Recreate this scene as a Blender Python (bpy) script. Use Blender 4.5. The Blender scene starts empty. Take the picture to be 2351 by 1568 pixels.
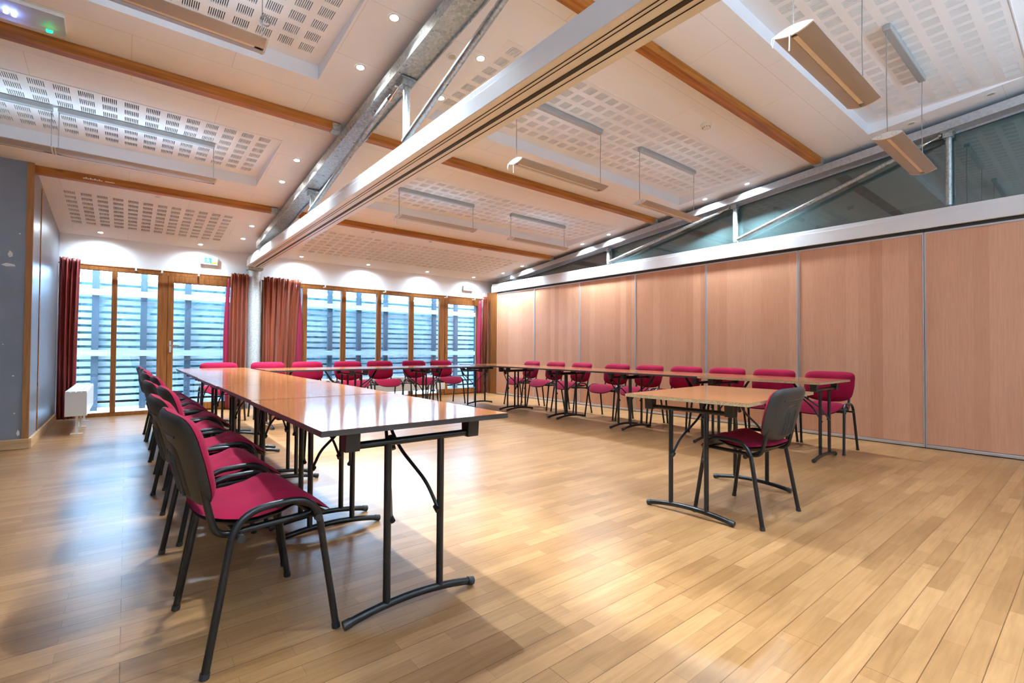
import bpy, bmesh, math, random
from mathutils import Vector, Matrix
random.seed(7)
C = bpy.context.scene.collection
S = bpy.context.scene

# ------------------------------------------------------------------ camera
YAW, PITCH, ROLL = math.radians(38.85), math.radians(.95), math.radians(-.355)
hr = Vector((math.cos(YAW), -math.sin(YAW), 0)); fw = Vector((math.sin(YAW), math.cos(YAW), 0)); up = Vector((0, 0, 1))
fwd = math.cos(PITCH)*fw + math.sin(PITCH)*up
u0 = -math.sin(PITCH)*fw + math.cos(PITCH)*up
rgt = math.cos(ROLL)*hr - math.sin(ROLL)*u0
upv = math.sin(ROLL)*hr + math.cos(ROLL)*u0
cd = bpy.data.cameras.new('camera'); cam = bpy.data.objects.new('camera', cd); C.objects.link(cam)
cd.sensor_width = 36; cd.lens = 36*1100/2351; cd.clip_start = .05; cd.clip_end = 200
m = Matrix.Identity(4)
for i in range(3):
    m[i][0], m[i][1], m[i][2] = rgt[i], upv[i], -fwd[i]
m.translation = (0, 0, 1.03)
cam.matrix_world = m
S.camera = cam

# ------------------------------------------------------------------ sky, exposure, daylight portals
w = bpy.data.worlds.new('sky'); S.world = w; w.use_nodes = True
bg = w.node_tree.nodes['Background']
bg.inputs[0].default_value = (.41, .68, 1.0, 1); bg.inputs[1].default_value = 41.0
S.view_settings.view_transform = 'Standard'; S.view_settings.look = 'None'
S.view_settings.exposure = 1.2; S.view_settings.gamma = 1; S.view_settings.use_curve_mapping = False
S.cycles.use_denoising = True
S.cycles.max_bounces = 9; S.cycles.diffuse_bounces = 6; S.cycles.glossy_bounces = 4
S.cycles.transmission_bounces = 6; S.cycles.transparent_max_bounces = 8
S.cycles.sample_clamp_indirect = 6
S.cycles.caustics_reflective = False; S.cycles.caustics_refractive = False
PEND_W = .5; LEFT_W = 1.5; FILL_W = 50; PEND_COL = (.58, .80, 1); SPOT_W = 178; SPOT_COL = (.72, .89, 1)
for nm, x0, x1 in (('left', -.72, 1.56), ('right', 1.84, 6.56)):
    ld = bpy.data.lights.new('daylight_portal', 'AREA'); ld.shape = 'RECTANGLE'
    ld.size = x1-x0; ld.size_y = 2.1; ld.cycles.is_portal = True
    lo = bpy.data.objects.new('daylight_portal', ld); C.objects.link(lo)
    lo.location = ((x0+x1)/2, 9.47, 1.12); lo.rotation_euler = (-math.pi/2, 0, 0)

SL = .105
def cz(y): return 2.65 + SL*(9.3-y)          # height of the sloping ceiling

# ------------------------------------------------------------------ materials
def mat(name, col, rough=.5, metal=0, **kw):
    M = bpy.data.materials.new(name); M.use_nodes = True
    b = M.node_tree.nodes['Principled BSDF']
    b.inputs['Base Color'].default_value = (*col, 1); b.inputs['Roughness'].default_value = rough
    b.inputs['Metallic'].default_value = metal
    for k, v in kw.items():
        b.inputs[k.replace('_', ' ')].default_value = v
    return M
class NT:
    def __init__(s, M): s.M = M; s.t = M.node_tree; s.b = s.t.nodes['Principled BSDF']
    def n(s, ty, **kw):
        x = s.t.nodes.new('ShaderNode'+ty)
        for k, v in kw.items():
            if isinstance(k, str) and hasattr(x, k): setattr(x, k, v)
            else: x.inputs[k].default_value = v
        return x
    def l(s, a, b): s.t.links.new(a, b)
    def coord(s, scale=(1, 1, 1), src='Object'):
        tc = s.n('TexCoord'); mp = s.n('Mapping'); mp.inputs['Scale'].default_value = scale
        s.l(tc.outputs[src], mp.inputs[0]); return mp.outputs[0]
    def ramp(s, fac, stops):
        r = s.n('ValToRGB'); e = r.color_ramp.elements
        while len(e) < len(stops): e.new(.5)
        for q, (p, c) in zip(e, stops): q.position = p; q.color = (*c, 1)
        s.l(fac, r.inputs[0]); return r.outputs[0]
    def mix(s, a, b, fac, mode='MIX'):
        x = s.n('Mix'); x.data_type = 'RGBA'; x.blend_type = mode
        for sock, v in ((x.inputs[0], fac), (x.inputs[6], a), (x.inputs[7], b)):
            if hasattr(v, 'is_linked'): s.l(v, sock)
            else: sock.default_value = v if isinstance(v, (int, float)) else (*v, 1)
        return x.outputs[2]
    def base(s, c): s.l(c, s.b.inputs['Base Color'])
    def bump(s, h, strength=.2, dist=.01):
        b = s.n('Bump'); b.inputs['Strength'].default_value = strength; b.inputs['Distance'].default_value = dist
        s.l(h, b.inputs['Height']); s.l(b.outputs[0], s.b.inputs['Normal'])

def noise_mat(name, c0, c1, scale, rough=.5, metal=0, detail=4, stretch=(1, 1, 1), bump=0, lo=.35, hi=.65, **kw):
    M = mat(name, c0, rough, metal, **kw); t = NT(M)
    nz = t.n('TexNoise'); nz.inputs['Scale'].default_value = scale; nz.inputs['Detail'].default_value = detail
    t.l(t.coord(stretch), nz.inputs[0]); t.base(t.ramp(nz.outputs[0], [(lo, c0), (hi, c1)]))
    if bump: t.bump(nz.outputs[0], bump)
    return M

def floor_mat():
    M = mat('maple strip floor', (.6, .4, .22), .30, Specular_IOR_Level=.38); t = NT(M)
    co = t.coord()
    def brick(wid, row, mortar, off, c1, c2, cm):
        b = t.n('TexBrick'); b.offset = off; b.offset_frequency = 2; b.squash = 1
        b.inputs['Scale'].default_value = 1; b.inputs['Brick Width'].default_value = wid; b.inputs['Row Height'].default_value = row
        b.inputs['Mortar Size'].default_value = mortar; b.inputs['Mortar Smooth'].default_value = .1
        b.inputs['Color1'].default_value = (*c1, 1); b.inputs['Color2'].default_value = (*c2, 1); b.inputs['Mortar'].default_value = (*cm, 1)
        t.l(co, b.inputs[0]); return b
    a = brick(.46, .0635, .0006, .37, (.405, .215, .092), (.285, .142, .055), (.17, .09, .036))
    g = brick(1.9, .127, .0016, .43, (1, 1, 1), (.90, .87, .83), (.55, .47, .40))
    col = t.mix(a.outputs[0], g.outputs[0], 1.0, 'MULTIPLY')
    n1 = t.n('TexNoise'); n1.inputs['Scale'].default_value = 9; n1.inputs['Detail'].default_value = 6
    t.l(t.coord((.6, 7, 1)), n1.inputs[0])
    col = t.mix(col, t.ramp(n1.outputs[0], [(.3, (.80, .76, .72)), (.62, (1.06, 1.05, 1.04))]), .8, 'MULTIPLY')
    n2 = t.n('TexNoise'); n2.inputs['Scale'].default_value = 1.3; n2.inputs['Detail'].default_value = 5
    t.l(co, n2.inputs[0])
    col = t.mix(col, t.ramp(n2.outputs[0], [(.35, (.86, .83, .80)), (.6, (1.02, 1.02, 1.02))]), .7, 'MULTIPLY')
    v = t.n('TexVoronoi'); v.inputs['Scale'].default_value = 1.7; t.l(t.coord((1, 1.7, 1)), v.inputs[0])
    col = t.mix((.09, .06, .045), col, t.ramp(v.outputs['Distance'], [(.008, (0, 0, 0)), (.016, (1, 1, 1))]))
    t.base(col)
    return M

def panel_mat():
    M = mat('pink maple veneer', (.55, .28, .17), .38); t = NT(M)
    oi = t.n('ObjectInfo'); tc = t.n('TexCoord'); sp = t.n('SeparateXYZ'); t.l(tc.outputs['Object'], sp.inputs[0])
    ma = t.n('Math', operation='MULTIPLY_ADD'); ma.inputs[1].default_value = 8.5; t.l(sp.outputs[1], ma.inputs[0])
    rr = t.n('Math', operation='MULTIPLY'); rr.inputs[1].default_value = 37.; t.l(oi.outputs['Random'], rr.inputs[0]); t.l(rr.outputs[0], ma.inputs[2])
    fl = t.n('Math', operation='FLOOR'); t.l(ma.outputs[0], fl.inputs[0])
    wn = t.n('TexWhiteNoise', noise_dimensions='1D'); t.l(fl.outputs[0], wn.inputs['W'])
    c = t.ramp(wn.outputs[0], [(0, (.58, .285, .165)), (1, (.68, .36, .22))])
    nz = t.n('TexNoise'); nz.inputs['Scale'].default_value = 14; nz.inputs['Detail'].default_value = 7; t.l(t.coord((1, 5, .28)), nz.inputs[0])
    c = t.mix(c, t.ramp(nz.outputs[0], [(.32, (.86, .82, .79)), (.62, (1.04, 1.04, 1.04))]), .5, 'MULTIPLY')
    t.base(c); return M

def timber_mat(name, c0, c1, c2, stretch, knots=True):
    M = mat(name, c0, .58, Specular_IOR_Level=.3); t = NT(M)
    nz = t.n('TexNoise'); nz.inputs['Scale'].default_value = 9; nz.inputs['Detail'].default_value = 6; t.l(t.coord(stretch), nz.inputs[0])
    c = t.ramp(nz.outputs[0], [(.3, c0), (.52, c1), (.72, c2)])
    if knots:
        v = t.n('TexVoronoi'); v.inputs['Scale'].default_value = 3.1; t.l(t.coord((.55, 1.5, 1.5)), v.inputs[0])
        c = t.mix((c0[0]*.35, c0[1]*.3, c0[2]*.3), c, t.ramp(v.outputs['Distance'], [(.05, (0, 0, 0)), (.11, (1, 1, 1))]))
    t.base(c); return M

def ceil_mat():
    M = mat('white ceiling tile', (.86, .85, .84), .7); t = NT(M); co = t.coord()
    b = t.n('TexBrick'); b.offset = .5; b.inputs['Scale'].default_value = 1; b.inputs['Brick Width'].default_value = 1.2
    b.inputs['Row Height'].default_value = .6; b.inputs['Mortar Size'].default_value = .0022; b.inputs['Mortar Smooth'].default_value = .2
    b.inputs['Color1'].default_value = (.895, .91, .93, 1); b.inputs['Color2'].default_value = (.88, .895, .915, 1); b.inputs['Mortar'].default_value = (.72, .70, .66, 1)
    t.l(co, b.inputs[0]); t.base(b.outputs[0]); return M

def chip_mat():
    M = mat('raw chipboard edge', (.5, .36, .18), .8); t = NT(M)
    v = t.n('TexVoronoi'); v.inputs['Scale'].default_value = 300; t.l(t.coord(), v.inputs[0])
    t.base(t.ramp(v.outputs['Color'], [(.15, (.20, .125, .06)), (.5, (.38, .265, .135)), (.85, (.48, .36, .21))])); return M

def galv_mat():
    M = mat('galvanised steel', (.42, .46, .46), .45, .75); t = NT(M)
    v = t.n('TexVoronoi'); v.inputs['Scale'].default_value = 55; t.l(t.coord(), v.inputs[0])
    c = t.ramp(v.outputs['Color'], [(.1, (.34, .39, .39)), (.9, (.56, .60, .60))])
    nz = t.n('TexNoise'); nz.inputs['Scale'].default_value = 26; nz.inputs['Detail'].default_value = 3; t.l(t.coord((1, 1, 1)), nz.inputs[0])
    c = t.mix((.05, .06, .06), c, t.ramp(nz.outputs[0], [(.30, (.25, .25, .25)), (.36, (1, 1, 1))]))
    t.base(c); return M

def fabric_mat():
    M = mat('crimson wool fabric', (.42, .012, .06), .95, Specular_IOR_Level=.12, Sheen_Weight=.08, Sheen_Roughness=.5); t = NT(M)
    M.node_tree.nodes['Principled BSDF'].inputs['Sheen Tint'].default_value = (1, .25, .4, 1)
    nz = t.n('TexNoise'); nz.inputs['Scale'].default_value = 420; nz.inputs['Detail'].default_value = 2; t.l(t.coord(), nz.inputs[0])
    n2 = t.n('TexNoise'); n2.inputs['Scale'].default_value = 11; n2.inputs['Detail'].default_value = 4; t.l(t.coord(), n2.inputs[0])
    c = t.mix(t.ramp(nz.outputs[0], [(.3, (.19, .0025, .020)), (.7, (.28, .005, .033))]), t.ramp(n2.outputs[0], [(.3, (.9, .9, .9)), (.7, (1.06, 1.06, 1.06))]), 1., 'MULTIPLY')
    t.base(c); t.bump(nz.outputs[0], .15, .001); return M

def glass_mat(name, col, extra=0.0, dust=0.0):
    M = bpy.data.materials.new(name); M.use_nodes = True; t = M.node_tree; t.nodes.clear()
    o = t.nodes.new('ShaderNodeOutputMaterial'); tr = t.nodes.new('ShaderNodeBsdfTransparent'); gl = t.nodes.new('ShaderNodeBsdfGlossy')
    fr = t.nodes.new('ShaderNodeFresnel'); mx = t.nodes.new('ShaderNodeMixShader')
    tr.inputs[0].default_value = (*col, 1); gl.inputs['Roughness'].default_value = .01; fr.inputs[0].default_value = 1.52
    ad = t.nodes.new('ShaderNodeMath'); ad.operation = 'MULTIPLY_ADD'; ad.inputs[1].default_value = 1.4; ad.inputs[2].default_value = extra
    t.links.new(fr.outputs[0], ad.inputs[0]); t.links.new(ad.outputs[0], mx.inputs[0])
    if dust:
        df = t.nodes.new('ShaderNodeBsdfDiffuse'); df.inputs[0].default_value = (.40, .66, .68, 1); m2 = t.nodes.new('ShaderNodeMixShader'); m2.inputs[0].default_value = dust
        t.links.new(tr.outputs[0], m2.inputs[1]); t.links.new(df.outputs[0], m2.inputs[2]); t.links.new(m2.outputs[0], mx.inputs[1])
    else: t.links.new(tr.outputs[0], mx.inputs[1])
    t.links.new(gl.outputs[0], mx.inputs[2]); t.links.new(mx.outputs[0], o.inputs[0]); return M

def emis(name, col, st):
    M = mat(name, col, .5); b = M.node_tree.nodes['Principled BSDF']
    b.inputs['Emission Color'].default_value = (*col, 1); b.inputs['Emission Strength'].default_value = st; return M

MT = dict(
    floor=floor_mat(), panel=panel_mat(), ceil=ceil_mat(), chip=chip_mat(), galv=galv_mat(), fabric=fabric_mat(),
    chord=noise_mat('dull galvanised flange', (.40, .41, .44), (.50, .51, .54), 40, .42, .35),
    timber=timber_mat('orange pine', (.22, .066, .006), (.38, .125, .013), (.48, .18, .025), (.18, 4, 4)),
    frame=timber_mat('varnished window timber', (.17, .052, .009), (.25, .085, .016), (.29, .108, .023), (5, 5, .25), False),
    base=timber_mat('pale oak skirting', (.46, .27, .12), (.56, .36, .18), (.62, .42, .23), (.3, .3, 5), False),
    corner=timber_mat('oak corner strip', (.30, .13, .04), (.38, .17, .055), (.42, .20, .07), (5, 5, .3), False),
    slotback=mat('black acoustic felt', (.012, .010, .009), .9),
    acoustic=mat('white acoustic board', (.87, .885, .905), .7),
    white=mat('white wall paint', (.82, .86, .91), .55),
    grey=noise_mat('blue grey wall paint', (.205, .225, .27), (.235, .255, .30), 3, .35),
    beam=mat('white painted steel', (.80, .83, .88), .32),
    alu=mat('anodised aluminium', (.62, .63, .66), .35, .6),
    track=mat('dark track slot', (.03, .025, .022), .6),
    bronze=mat('satin lamp aluminium', (.45, .43, .42), .4, .2),
    cream=mat('cream lamp slot', (.86, .80, .70), .5),
    canopy=mat('grey lamp rail', (.42, .44, .45), .4, .3),
    plastic=mat('white plastic', (.80, .80, .79), .4),
    cable=mat('grey cable', (.30, .28, .26), .6),
    black=mat('black painted tube', (.007, .007, .0075), .33, 0),
    shell=noise_mat('black moulded plastic', (.022, .021, .020), (.030, .029, .027), 300, .48, bump=.05),
    bracket=mat('black plastic bracket', (.02, .02, .02), .45),
    dedge=mat('dark table edging', (.04, .033, .031), .4),
    top=noise_mat('glossy cherry laminate', (.30, .105, .035), (.38, .145, .05), 6, .10, stretch=(9, .6, 1), Specular_IOR_Level=.25),
    rust=noise_mat('rust satin curtain', (.165, .024, .006), (.23, .040, .010), 5, .30, stretch=(3, 3, .4), Sheen_Weight=.15),
    wine=noise_mat('wine red satin curtain', (.20, .016, .014), (.26, .024, .018), 5, .30, stretch=(3, 3, .4), Sheen_Weight=.15),
    pink=mat('crimson curtain lining', (.26, .008, .045), .6),
    slat=noise_mat('weathered pale slats', (.135, .145, .15), (.235, .245, .25), 12, .9, stretch=(.5, 3, 6), lo=.3, hi=.7, Specular_IOR_Level=.05),
    slatpost=noise_mat('weathered grey posts', (.022, .029, .034), (.034, .041, .047), 12, .9, stretch=(3, 3, .5), Specular_IOR_Level=.05),
    paving=noise_mat('pale terrace paving', (.70, .70, .69), (.82, .82, .81), 5, .85),
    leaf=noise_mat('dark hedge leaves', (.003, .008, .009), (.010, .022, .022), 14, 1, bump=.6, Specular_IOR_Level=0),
    glass=glass_mat('clear window glass', (.93, .97, 1.0)), cleglass=glass_mat('dark clerestory glass', (.50, .66, .70), .08, .13),
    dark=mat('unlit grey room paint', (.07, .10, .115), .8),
    bulb=emis('lit halogen bulb', (1, .97, .92), 30), off=mat('unlit lamp glass', (.55, .5, .42), .2),
    blueled=emis('blue emergency led', (.30, .42, 1), 12), greenled=emis('green emergency led', (.0, .9, .35), 2.2),
    clear=mat('clear lamp cover', (.55, .58, .66), .15, 0, Alpha=.35),
    exitgreen=mat('exit sign green', (.01, .42, .16), .4), orange=mat('orange sticker', (.85, .38, .02), .5),
    chrome=mat('polished metal', (.6, .6, .6), .2, 1), heater=mat('white enamel heater', (.72, .72, .69), .35),
    fin=mat('shaded heater fins', (.35, .35, .34), .5), concrete=noise_mat('galvanised column', (.33, .35, .36), (.52, .55, .56), 60, .5, .3),
    smoke=mat('ivory detector plastic', (.78, .72, .62), .45),
)

# ------------------------------------------------------------------ mesh helpers
class MB:
    def __init__(s): s.v = []; s.f = []; s.mi = []; s.cur = 0
    def add(s, vs, fs):
        o = len(s.v); s.v += [tuple(q) for q in vs]
        for f in fs: s.f.append([o+i for i in f]); s.mi.append(s.cur)
    def box(s, x0, x1, y0, y1, z0, z1):
        s.add([(x, y, z) for z in (z0, z1) for x, y in ((x0, y0), (x1, y0), (x1, y1), (x0, y1))],
              [(3, 2, 1, 0), (4, 5, 6, 7), (0, 1, 5, 4), (1, 2, 6, 5), (2, 3, 7, 6), (3, 0, 4, 7)]); return s
    def obox(s, a, b, wx, h, side=None):
        # box beam from a to b, width wx along 'side', height h
        a, b = Vector(a), Vector(b); d = (b-a).normalized()
        sd = Vector(side) if side else (d.cross(Vector((0, 0, 1))).normalized() if abs(d.z) < .99 else Vector((1, 0, 0)))
        n = d.cross(sd).normalized()
        q = [p+sd*i*wx/2+n*j*h/2 for p in (a, b) for i, j in ((-1, -1), (1, -1), (1, 1), (-1, 1))]
        s.add(q, [(3, 2, 1, 0), (4, 5, 6, 7), (0, 1, 5, 4), (1, 2, 6, 5), (2, 3, 7, 6), (3, 0, 4, 7)]); return s
    def tube(s, pts, r, n=10, cap=True):
        P = [Vector(p) for p in pts]; rings = []
        t0 = (P[1]-P[0]).normalized(); ref = Vector((0, 0, 1)) if abs(t0.z) < .9 else Vector((1, 0, 0))
        a = t0.cross(ref).normalized()
        for i, p in enumerate(P):
            t = ((P[i+1]-p).normalized() if i < len(P)-1 else Vector()) + ((p-P[i-1]).normalized() if i else Vector())
            t.normalize(); a = (a - t*a.dot(t)).normalized(); b = t.cross(a)
            rr = r[i] if isinstance(r, (list, tuple)) else r
            rings.append([p+a*math.cos(2*math.pi*k/n)*rr+b*math.sin(2*math.pi*k/n)*rr for k in range(n)])
        vs = [v for R in rings for v in R]; fs = []
        for i in range(len(P)-1):
            for k in range(n):
                fs.append((i*n+k, i*n+(k+1) % n, (i+1)*n+(k+1) % n, (i+1)*n+k))
        if cap: fs.append(tuple(range(n))[::-1]); fs.append(tuple((len(P)-1)*n+k for k in range(n)))
        s.add(vs, fs); return s
    def prism(s, poly, d):
        # extrude a polygon (list of 3d points) by vector d
        n = len(poly); d = Vector(d); A = [Vector(p) for p in poly]
        s.add(A+[p+d for p in A], [tuple(range(n))[::-1], tuple(range(n, 2*n))]+[(i, (i+1) % n, n+(i+1) % n, n+i) for i in range(n)]); return s
    def disc(s, c, r, h, n=24, r2=None):
        r2 = r if r2 is None else r2
        a = [(c[0]+r*math.cos(2*math.pi*k/n), c[1]+r*math.sin(2*math.pi*k/n), c[2]) for k in range(n)]
        b = [(c[0]+r2*math.cos(2*math.pi*k/n), c[1]+r2*math.sin(2*math.pi*k/n), c[2]+h) for k in range(n)]
        s.add(a+b, [tuple(range(n))[::-1], tuple(range(n, 2*n))]+[(i, (i+1) % n, n+(i+1) % n, n+i) for i in range(n)]); return s
    def build(s, name, mats, parent=None, smooth=False, bevel=0, loc=None):
        me = bpy.data.meshes.new(name); me.from_pydata(s.v, [], s.f)
        mats = mats if isinstance(mats, (list, tuple)) else [mats]
        for q in mats: me.materials.append(q)
        if len(mats) > 1:
            for p, i in zip(me.polygons, s.mi): p.material_index = i
        bm = bmesh.new(); bm.from_mesh(me); bmesh.ops.recalc_face_normals(bm, faces=bm.faces); bm.to_mesh(me); bm.free()
        if smooth:
            me.shade_smooth()
            me.set_sharp_from_angle(angle=math.radians(42))
        o = bpy.data.objects.new(name, me); C.objects.link(o)
        if parent: o.parent = parent
        if loc: o.location = loc
        if bevel:
            bv = o.modifiers.new('bevel', 'BEVEL'); bv.width = bevel; bv.segments = 2; bv.limit_method = 'ANGLE'
        return o
def tag(o, label, cat, group=None):
    o['label'] = label; o['category'] = cat
    if group: o['group'] = group
    return o
def struct(o, label=None, cat=None):
    o['kind'] = 'structure'
    if label: o['label'] = label
    if cat: o['category'] = cat
    return o
def thing(name, label, cat, loc=(0, 0, 0), rz=0, group=None):
    o = bpy.data.objects.new(name, None); C.objects.link(o); o.empty_display_size = .1
    o.location = loc; o.rotation_euler = (0, 0, rz); return tag(o, label, cat, group)
def copy_tree(o, parent=None):
    c = o.copy(); C.objects.link(c); c.parent = parent
    for ch in list(o.children): copy_tree(ch, c)
    return c
def arc(c, r, a0, a1, n, plane):
    # points on an arc in a plane given by two unit vectors
    u, v = Vector(plane[0]), Vector(plane[1]); c = Vector(c)
    return [c+u*r*math.cos(a0+(a1-a0)*i/n)+v*r*math.sin(a0+(a1-a0)*i/n) for i in range(n+1)]
def fillet(pts, r, n=5):
    P = [Vector(p) for p in pts]; out = [P[0]]
    for i in range(1, len(P)-1):
        a, b, c = P[i-1], P[i], P[i+1]; d1 = (a-b); d2 = (c-b)
        q = min(r, d1.length*.48, d2.length*.48); A = b+d1.normalized()*q; B = b+d2.normalized()*q
        for k in range(n+1):
            t = k/n; out.append(A*(1-t)**2+b*2*t*(1-t)+B*t*t)
    out.append(P[-1]); return out
def pillow(outline, thick_f, thick_b, fmap, rings=(1, .985, .94, .86, .72, .5, .25), ef=6, eb=6):
    # closed cushion: outline is a list of (u, v); fmap(u, v, w) -> xyz with w the offset along the normal
    n = len(outline); vs = []; fs = []
    cu = sum(p[0] for p in outline)/n; cv = sum(p[1] for p in outline)/n
    def ring(r, side, th, e):
        wv = side*th*(1-r**e)
        return [fmap(cu+(u-cu)*r, cv+(v-cv)*r, wv) for u, v in outline]
    seq = [(1., 1, 0, ef)]
    F = [ring(1, 1, 0, ef)]+[ring(r, 1, thick_f, ef) for r in rings[1:]]
    B = [ring(r, -1, thick_b, eb) for r in rings[1:]]
    for R in F+B: vs += R
    k = len(rings)
    for i in range(k-1):
        for j in range(n): fs.append((i*n+j, i*n+(j+1) % n, (i+1)*n+(j+1) % n, (i+1)*n+j))
    vs.append(fmap(cu, cv, thick_f)); ci = len(vs)-1
    for j in range(n): fs.append(((k-1)*n+j, (k-1)*n+(j+1) % n, ci))
    prev = 0
    for i in range(k-1):
        o = (k+i)*n
        for j in range(n): fs.append((prev+(j+1) % n, prev+j, o+j, o+(j+1) % n))
        prev = o
    vs.append(fmap(cu, cv, -thick_b)); ci = len(vs)-1
    for j in range(n): fs.append((prev+(j+1) % n, prev+j, ci))
    b = MB(); b.add(vs, fs); return b
def superell(ax, ay, e, n=48):
    o = []
    for k in range(n):
        t = 2*math.pi*k/n; c, s_ = math.cos(t), math.sin(t)
        o.append((ax*math.copysign(abs(c)**(2/e), c), ay*math.copysign(abs(s_)**(2/e), s_)))
    return o

# ================================================================== THE ROOM
XL, XP, YB, YF, XW = -.76, 6.68, 9.3, -5.6, -4.6
struct(MB().box(XW-.2, 10.2, YF-.2, YB+.02, -.12, 0).build('floor', MT['floor']), 'worn maple strip floor', 'floor')

# ceiling: sloping sheet with six rectangular recesses and two flush slotted fields
BX = ((-3.06, 1.18), (2.18, 6.42)); BY = ((.42, 1.65), (2.77, 4.0), (5.12, 6.355))
xs = sorted({XW, 10.2, *[q for b in BX for q in b], -.64, 1.18, 2.18, 6.42})
ys = sorted({YF, YB, *[q for b in BY for q in b], 7.48, 8.80})
b = MB()
for i in range(len(xs)-1):
    for j in range(len(ys)-1):
        xm, ym = (xs[i]+xs[i+1])/2, (ys[j]+ys[j+1])/2
        if any(a < xm < c for a, c in BX) and any(a < ym < c for a, c in BY): continue
        if 7.48 < ym < 8.80 and (-.64 < xm < 1.18 or 2.18 < xm < 6.42): continue
        b.add([(xs[i], ys[j], cz(ys[j])), (xs[i], ys[j+1], cz(ys[j+1])), (xs[i+1], ys[j+1], cz(ys[j+1])), (xs[i+1], ys[j], cz(ys[j]))], [(0, 1, 2, 3)])
ceil = b.build('ceiling', MT['ceil']); struct(ceil, 'white sloping ceiling with slotted acoustic panels', 'ceiling')

def slotted(x0, x1, y0, y1, zf, gx0, ng, gy0, nr, name):
    # perforated board: groups of eight real slots, 12 mm deep, with black felt behind
    cx = [x0]; kind = []
    for g in range(ng):
        a = gx0+g*.147
        for k in range(8): cx += [a+k*.0125, a+k*.0125+.0062]
    cx.append(x1)
    cy = [y0]
    for r in range(nr): cy += [gy0+r*.158, gy0+r*.158+.102]
    cy.append(y1)
    M = MB(); nx, ny = len(cx), len(cy)
    M.v = [(x, y, zf(y)) for y in cy for x in cx]
    for j in range(ny-1):
        for i in range(nx-1):
            if i % 2 == 1 and j % 2 == 1:
                xa, xb, ya, yb = cx[i], cx[i+1], cy[j], cy[j+1]; h = .012
                o = len(M.v)
                M.v += [(xa, ya, zf(ya)+h), (xb, ya, zf(ya)+h), (xb, yb, zf(yb)+h), (xa, yb, zf(yb)+h)]
                q = [j*nx+i, j*nx+i+1, (j+1)*nx+i+1, (j+1)*nx+i]
                for k in range(4): M.f.append([q[k], q[(k+1) % 4], o+(k+1) % 4, o+k]); M.mi.append(0)
                M.f.append([o, o+1, o+2, o+3]); M.mi.append(1)
            else:
                M.f.append([j*nx+i, j*nx+i+1, (j+1)*nx+i+1, (j+1)*nx+i]); M.mi.append(0)
    o = M.build(name, [MT['acoustic'], MT['slotback']], ceil)
    return o
for bi, (x0, x1) in enumerate(BX):
    for y0, y1 in BY:
        z0 = cz(y0); pz = lambda y, z0=z0, y0=y0: z0-.012*(y-y0)
        gx0 = 1.085-27*.147-.095 if bi == 0 else 6.325-27*.147-.095
        slotted(x0, x1, y0, y1, pz, gx0, 28, y0+.045, 7, 'acoustic_panel')
        r = MB()
        r.add([(x0, y1, cz(y1)), (x1, y1, cz(y1)), (x1, y1, pz(y1)), (x0, y1, pz(y1))], [(0, 1, 2, 3)])
        for x in (x0, x1): r.add([(x, y0, z0), (x, y1, cz(y1)), (x, y1, pz(y1))], [(0, 1, 2)])
        e = .018
        r.box(x0, x1, y0-.004, y0+.004, z0-.003, z0+.001)
        r.build('recess_edge', MT['beam'], ceil)
slotted(-.64, 1.18, 7.48, 8.80, cz, -.59, 12, 7.535, 8, 'acoustic_panel')
slotted(2.18, 6.42, 7.48, 8.80, cz, 2.3, 27, 7.535, 8, 'acoustic_panel')

# back wall: lintel, piers
def bw(x0, x1, z0, z1): return MB().box(x0, x1, YB, YB+.22, z0, z1)
b = MB()
b.box(XL-.2, 10.2, YB, YB+.22, 2.225, 3.3); b.box(XL-.2, -.70, YB, YB+.22, 0, 2.225)
b.box(1.56, 1.84, YB, YB+.22, 0, 2.225); b.box(6.56, 10.2, YB, YB+.22, 0, 2.225); b.box(XL-.2, 10.2, YB+.02, YB+.22, -.12, .0)
struct(b.build('wall_back', MT['white']), 'white wall above the windows', 'wall')
b = MB(); b.prism([(XW-.2, 6.86, 0), (XL, 6.86, 0), (XL, 6.86, cz(6.86)), (XW-.2, 6.86, cz(6.86))], (0, .12, 0))
b.prism([(XL, 6.98, 0), (XL, YB, 0), (XL, YB, cz(YB)), (XL, 6.98, cz(6.98))], (-.12, 0, 0))
wl = struct(b.build('wall_left', MT['grey']), 'blue grey painted wall', 'wall')
for i, (x, z, sx, sz) in enumerate(((-.913, 1.95, .017, .034), (-.923, 1.842, .046, .017), (-.85, 2.165, .006, .006), (-.874, .735, .007, .007), (-.86, .36, .006, .006), (-.83, .16, .011, .03), (-.95, 1.05, .005, .005))):
    pts = [(x+sx*math.cos(k*.63)*(1+.25*math.sin(3*k)), 6.8595, z+sz*math.sin(k*.63)*(1+.2*math.cos(2*k))) for k in range(10)]
    MB().prism(pts, (0, -.002, 0)).build('plaster_patch', MT['plastic'], wl)
struct(MB().box(XW-.2, XW, YF, 6.98, 0, 4.5).build('wall_side', MT['grey']), 'far side wall', 'wall')
struct(MB().box(XW-.2, 10.2, YF-.2, YF, 0, 4.6).build('wall_front', MT['white']), 'wall behind the viewer', 'wall')
struct(MB().box(10.0, 10.2, YF, YB, 0, 4.6).build('wall_right', MT['dark']), 'far wall of the unlit next room', 'wall')
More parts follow.
